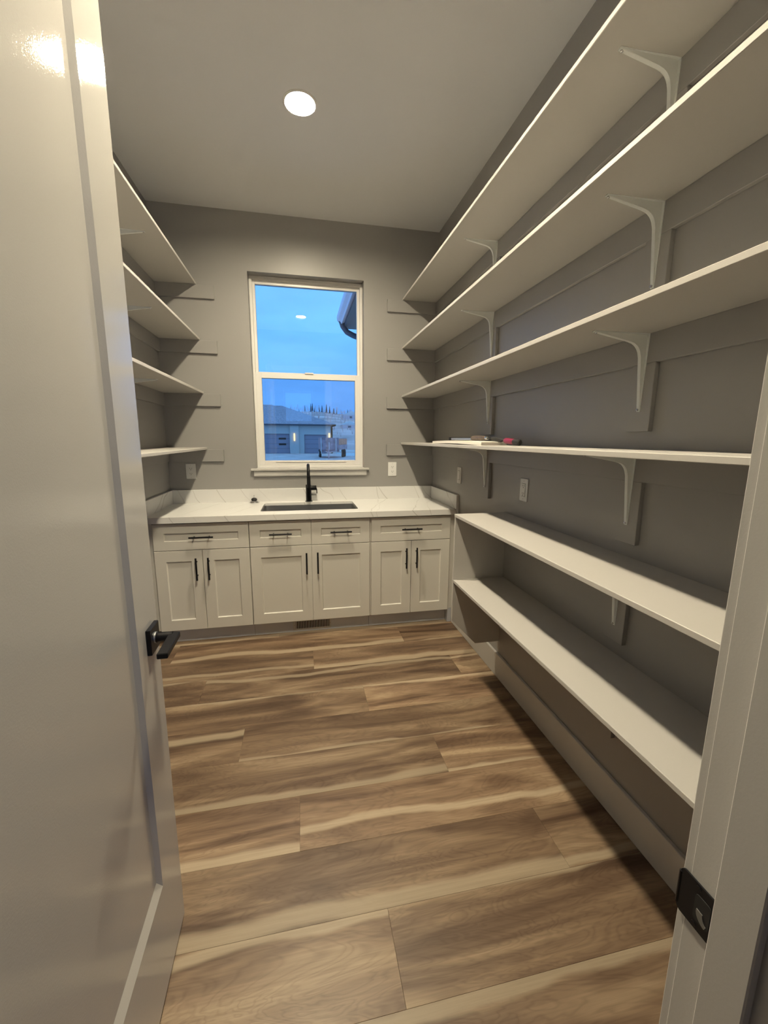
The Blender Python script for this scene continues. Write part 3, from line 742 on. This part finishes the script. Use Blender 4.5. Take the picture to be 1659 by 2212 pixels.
tl = empty('pry_bar', (-.15, -1.08, ZB4)); tag(tl, 'hand tool with long flat silver blade and brown grip lying on the white board', 'hand tool')
part(MB().box(-.162, -.138, -1.19, -.835, ZB4 + .003, ZB4 + .0165, bev=.002), 'blade', M['steel'], tl)
part(MB().box(-.165, -.135, -1.17, -.825, ZB4 + .0165, ZB4 + .020, bev=.001).box(-.165, -.135, -.86, -.825, ZB4 + .0, ZB4 + .0165, bev=.001), 'spine', M['rubber'], tl)
part(MB().lathe([(.006, -1.375), (.0105, -1.350), (.0145, -1.31), (.0150, -1.22), (.0125, -1.185), (.0085, -1.175)], (-.150, 0, ZB4 + .0150), 'y', 16), 'grip', M['brown'], tl, True)
part(MB().lathe([(.0062, -1.392), (.0088, -1.388), (.0088, -1.368), (.006, -1.366)], (-.150, 0, ZB4 + .0150), 'y', 14), 'collar', M['chrome'], tl, True)
sd = empty('screwdriver', (-.11, -1.60, ZS4)); tag(sd, 'screwdriver with dark red black-ended handle lying beside the end of the white board', 'screwdriver')
def along(p, q, prof, mb=None):
    p, q = Vector(p), Vector(q); d = q - p
    return MB().tube([p + d * t for t, _ in prof], [r for _, r in prof], 16)
pA, pB = (-.105, -1.655, ZS4 + .0158), (-.125, -1.36, ZS4 + .036)
part(along(pA, pB, [(.16, .0135), (.20, .0155), (.42, .0150), (.46, .011)]), 'handle', M['magenta'], sd, True)
part(along(pA, pB, [(0, .009), (.02, .0150), (.10, .0158), (.17, .0150)]), 'end_cap', M['rubber'], sd, True)
part(along(pA, pB, [(.46, .009), (.52, .0075), (.58, .011), (.72, .012), (.90, .010), (.93, .005)]), 'shaft', M['rubber'], sd, True)

# ================================================================== outside
struct(MB().box(-60, 60, .5, 62, -.5, -.29), 'ground', M['gravel'])
def terrain():
    bm = bmesh.new(); nx, ny = 40, 24; V = []
    for j in range(ny + 1):
        row = []
        for i in range(nx + 1):
            x = -60 + 160 * i / nx; y = 60 + 130 * j / ny
            z = -.32 + (y - 60) * .105 + .6 * math.sin(x * .11 + y * .05) * (j / ny) + .5 * math.sin(x * .23) * (j / ny)
            row.append(bm.verts.new((x, y, z)))
        V.append(row)
    for a, b in zip(V, V[1:]):
        for i in range(nx): bm.faces.new((a[i], a[i + 1], b[i + 1], b[i]))
    mb = MB(); mb.bm.free(); mb.bm = bm; return mb
def hz(x, y):
    j = (y - 60) / 130; return -.32 + (y - 60) * .105 + .6 * math.sin(x * .11 + y * .05) * j + .5 * math.sin(x * .23) * j
struct(terrain(), 'hill', M['hillm'])
snowp = MB()
for (a, b, c, d) in ((3.0, 9.5, 38.5, 46), (4.2, 14, 52, 56)):
    snowp.box(a, b, c, d, -.292, -.27)
struct(snowp, 'snow_patch', M['snow'])

# neighbouring garage
G = empty('house', (-3.3, 50, -.29)); tag(G, 'blue-grey house with hipped shingle roof and two dark garage doors beyond the yard', 'house')
YG = 45.0
part(MB().box(-12, -2.27, YG, YG + .4, 1.92, 2.9).box(-12, -9.5, YG, YG + .4, -.29, 1.92).box(-2.27, -1.31, YG - .25, YG + .4, -.29, 2.9).box(-1.31, -.70, YG, YG + .4, -.29, 2.9).box(-.70, 1.85, YG, YG + .4, 1.85, 2.9).box(1.85, 2.53, YG, YG + .4, -.29, 2.9).box(2.33, 2.53, YG, YG + 12.5, -.29, 2.9).box(-12, 2.33, YG + 12.3, YG + 12.5, -.29, 2.9), 'wall', M['siding'], G)
def garage_door(x0, x1, z1):
    d = part(MB().box(x0, x1, YG + .25, YG + .32, -.29, z1), 'garage_door', M['siding_dark'], G)
    for k in range(4):
        za = -.29 + (z1 + .29) * k / 4
        sub(MB().box(x0 + .02, x1 - .02, YG + .22, YG + .25, za + .03, za + (z1 + .29) / 4 - .03, bev=.01), 'panel', M['siding_dark'], d)
    return d
gd1 = garage_door(-9.5, -2.27, 1.92)
for zc in (1.38, .74):
    sub(MB().box(-3.55, -2.75, YG + .20, YG + .23, zc - .10, zc + .10), 'pane', M['tyre'], gd1)
garage_door(-.70, 1.85, 1.85)
part(MB().box(-2.33, -2.27, YG - .02, YG + .02, -.25, 1.95), 'trim_strip', M['snow'], G)
part(MB().box(-12.3, 2.9, YG - .45, YG + .6, 2.84, 3.0), 'fascia', M['fascia'], G)
part(MB().box(2.45, 2.9, YG - .45, YG + 13, 2.84, 3.0), 'fascia', M['fascia'], G)
ap = (-3.32, 51.2, 5.46); ap2 = (-12, 51.2, 5.46)
rf = MB(); c = [(-12.3, YG - .5, 3.0), (2.95, YG - .5, 3.0), (2.95, YG + 13.1, 3.0), (-12.3, YG + 13.1, 3.0)]
bmv = [rf.bm.verts.new(p) for p in c + [ap2, ap]]
for f in ((0, 1, 5, 4), (1, 2, 5), (2, 3, 4, 5), (3, 0, 4), (3, 2, 1, 0)): rf.bm.faces.new([bmv[i] for i in f])
part(rf, 'roof', M['roof'], G)
rf2 = MB(); c = [(-14, 48, 3.5), (-2.0, 48, 3.5), (-2.0, 59, 3.5), (-14, 59, 3.5), (-12, 53.2, 5.72), (-4.6, 53.2, 5.70)]
bmv = [rf2.bm.verts.new(p) for p in c]
for f in ((0, 1, 5, 4), (1, 2, 5), (2, 3, 4, 5), (3, 0, 4), (3, 2, 1, 0)): rf2.bm.faces.new([bmv[i] for i in f])
part(rf2, 'rear_roof', M['roof'], G)
for (x, z0_, z1_, lab) in ((-1.80, 1.12, 2.0, 'glowing wall sconce on the pillar between the garage doors'), (2.14, 1.40, 2.05, 'glowing wall sconce at the far corner of the garage, above the trailer')):
    yy = YG - .25 if x < 0 else YG
    s_ = empty('wall_sconce', (x, yy - .08, z0_)); tag(s_, lab, 'wall lamp', 'lit wall lamps on the garage')
    part(MB().box(x - .05, x + .05, yy - .04, yy - .004, z0_ + .1, z1_ - .1), 'mount', M['fascia'], s_)
    part(MB().lathe([(.05, z0_), (.09, z0_ + .08), (.09, z1_ - .08), (.05, z1_)], (x, yy - .12, 0), 'z', 12), 'lamp_tube', M['sconce'], s_)

# trailer in the yard
TR = empty('trailer', (1.9, 34, -.29)); tag(TR, 'flatbed utility trailer with high dark sides and rust-brown boards parked on the gravel', 'trailer')
zb_, zm, zt_ = .25, .85, 1.45
part(MB().box(.55, 2.15, 33.0, 33.08, .45, 1.50).box(.55, .62, 33.08, 37.2, .45, 1.5).box(.62, 3.3, 37.12, 37.2, .45, 1.45), 'side_wall', M['trailer'], TR)
part(MB().prism([(2.15, 33.0), (3.35, 37.2), (3.28, 37.22), (2.08, 33.08)], 'z', .45, .86), 'side_wall', M['trailer'], TR)
for k in range(4):
    a, b = k / 4 + .02, (k + 1) / 4 - .02
    P = lambda t, o: (2.15 + 1.2 * t + o, 33.0 + 4.2 * t)
    part(MB().prism([P(a, 0), P(b, 0), P(b, -.07), P(a, -.07)], 'z', .88, 1.42), 'panel', M['rust'], TR)
part(MB().box(.6, 2.2, 33.1, 37.1, .28, .45), 'bed', M['trailer'], TR)
for (x, y) in ((.62, 35.2), (2.72, 35.4), (.62, 36.1), (2.98, 36.3)):
    wh = part(MB().lathe([(.33, -.1), (.36, -.06), (.36, .06), (.33, .1)], (x, y, .07), 'x', 20), 'wheel', M['tyre'], TR, True)
    sub(MB().lathe([(.18, -.105), (.2, .105)], (x, y, .07), 'x', 16), 'hub', M['snow'], wh, True)
part(MB().tube([(.9, 33.0, .35), (1.15, 31.2, .25)], .05, 8).tube([(1.8, 33.0, .35), (1.15, 31.2, .25)], .05, 8).tube([(1.15, 31.4, .6), (1.15, 31.4, -.29)], .05, 8), 'drawbar', M['trailer'], TR)
part(MB().tube([(1.30, 32.9, .45), (1.30, 32.9, 1.1)], .03, 8).tube([(1.9, 32.95, .1), (1.9, 32.95, 1.45)], .03, 8).tube([(.62, 32.95, .1), (.62, 32.95, 1.5)], .03, 8), 'stake', M['snow'], TR)

# houses on the hill
def far_house(x, y, w_, d_, h_, label):
    z = hz(x, y) - .3
    r = empty('house', (x, y, z)); tag(r, label, 'house', 'far houses on the hillside')
    part(MB().box(x - w_ / 2, x + w_ / 2, y, y + d_, z, z + h_), 'wall', M['fascia_pale'], r)
    part(MB().prism([(x - w_ / 2 - .3, z + h_), (x + w_ / 2 + .3, z + h_), (x, z + h_ + w_ * .28)], 'y', y - .2, y + d_ + .2), 'roof', M['snow'], r)
    part(MB().box(x - .5, x + .3, y - .03, y, z + h_ * .4, z + h_ * .8), 'window', M['fascia'], r)
far_house(11.0, 100, 3.6, 5, 1.1, 'small gabled house low on the brushy hillside at the edge of the window view')
far_house(15.6, 135, 5, 6, 1.6, 'pale gabled house higher on the brushy hillside among bare trees')

# trees: spruces and bare trees along the ridge
def spruce_mesh(h):
    mb = MB(); mb.tube([(0, 0, -.4), (0, 0, h * .3)], .06, 5)
    for k in range(4):
        z = h * (.1 + .22 * k); r = h * .16 * (1 - k * .22)
        mb.lathe([(r, z), (r * .25, z + h * .24), (.01, z + h * .30)], (0, 0, 0), 'z', 7)
    return mb
def bare_mesh(h, seed):
    rnd = random.Random(seed); mb = MB(); mb.tube([(0, 0, -.4), (0, 0, h * .5), (.05, 0, h)], [.05, .04, .015], 4)
    for k in range(11):
        z = h * (.25 + .06 * k); a = rnd.uniform(0, 6.28); L = h * .30 * (1 - k * .05)
        mb.tube([(0, 0, z), (L * math.cos(a) * .6, L * math.sin(a) * .6, z + L * .6), (L * math.cos(a) * .8, L * math.sin(a) * .8, z + L)], [.035, .025, .01], 3)
    return mb
sp_d = [spruce_mesh(h).build('x', M['spruce']) for h in (3.0, 4.0)]
ba_d = [bare_mesh(h, 5 + i).build('x', M['bare']) for i, h in enumerate((2.6, 3.2, 3.8))]
sp_m = [o.data for o in sp_d]; ba_m = [o.data for o in ba_d]
for o in sp_d + ba_d: bpy.data.objects.remove(o)
for i in range(66):
    x = -6 + 34 * i / 65 + random.uniform(-.05, .05); y = (170, 178, 186, 174, 182, 189)[i % 6]; spr = random.random() < .30
    o = bpy.data.objects.new('spruce_tree' if spr else 'bare_tree', random.choice(sp_m if spr else ba_m)); COL.objects.link(o)
    o.location = (x, y, hz(x, y)); s_ = random.uniform(.5, .9); o.scale = (s_, s_, s_); o.rotation_euler = (0, 0, random.uniform(0, 6))
    if spr: tag(o, 'small dark pointed spruce on the ridge of the far hillside', 'tree', 'spruces on the far ridge')
    else: tag(o, 'small leafless tree on the ridge of the far hillside', 'tree', 'bare trees on the far ridge')
br = MB()
for i in range(420):
    x = random.uniform(-6, 30); y = random.uniform(80, 168); z = hz(x, y); h = random.uniform(.7, 1.8)
    if (abs(x - 11) < 4 and 96 < y < 109) or (abs(x - 15.6) < 5 and 131 < y < 145): continue
    for k in range(3):
        a = random.uniform(0, 6.28); br.tube([(x, y, z - .1), (x + .3 * math.cos(a), y + .3 * math.sin(a), z + h)], [.05, .01], 3)
tag(br.build('brush', M['bare']), 'leafless pale brush covering the far hillside', 'brush', kind='stuff')

# eave of the adjoining wing of this house
E_ = empty('roof_eave', (-.4, 1.4, 3.0)); tag(E_, kind='structure')
part(MB().prism([(-.60, 3.085), (-.60, 3.125), (-.50, 3.125), (-.50, 3.03), (-.545, 3.005), (-.555, 3.03), (-.59, 3.06)], 'y', .20, 2.66), 'gutter', M['fascia_pale'], E_)
part(MB().box(-.50, -.48, .20, 2.74, 2.985, 3.13), 'fascia', M['fascia'], E_)
part(MB().box(-.48, .05, .20, 2.74, 2.985, 3.0), 'soffit', M['fascia'], E_)
part(MB().prism([(-.55, 3.13), (-.55, 3.15), (3.0, 4.25), (3.0, 4.2)], 'y', .20, 2.80), 'roof', M['roof'], E_)
part(MB().box(0.05, .15, .20, 2.4, -.29, 3.0), 'wall', M['siding'], E_)
part(MB().tube([(-.545, 2.60, 3.06), (-.52, 2.62, 2.99), (-.46, 2.64, 2.92), (-.38, 2.60, 2.87), (-.20, 2.55, 2.80), (.0, 2.46, 2.72), (.08, 2.44, 2.6), (.08, 2.44, -.29)], .038, 12), 'downspout', M['fascia'], E_, True)
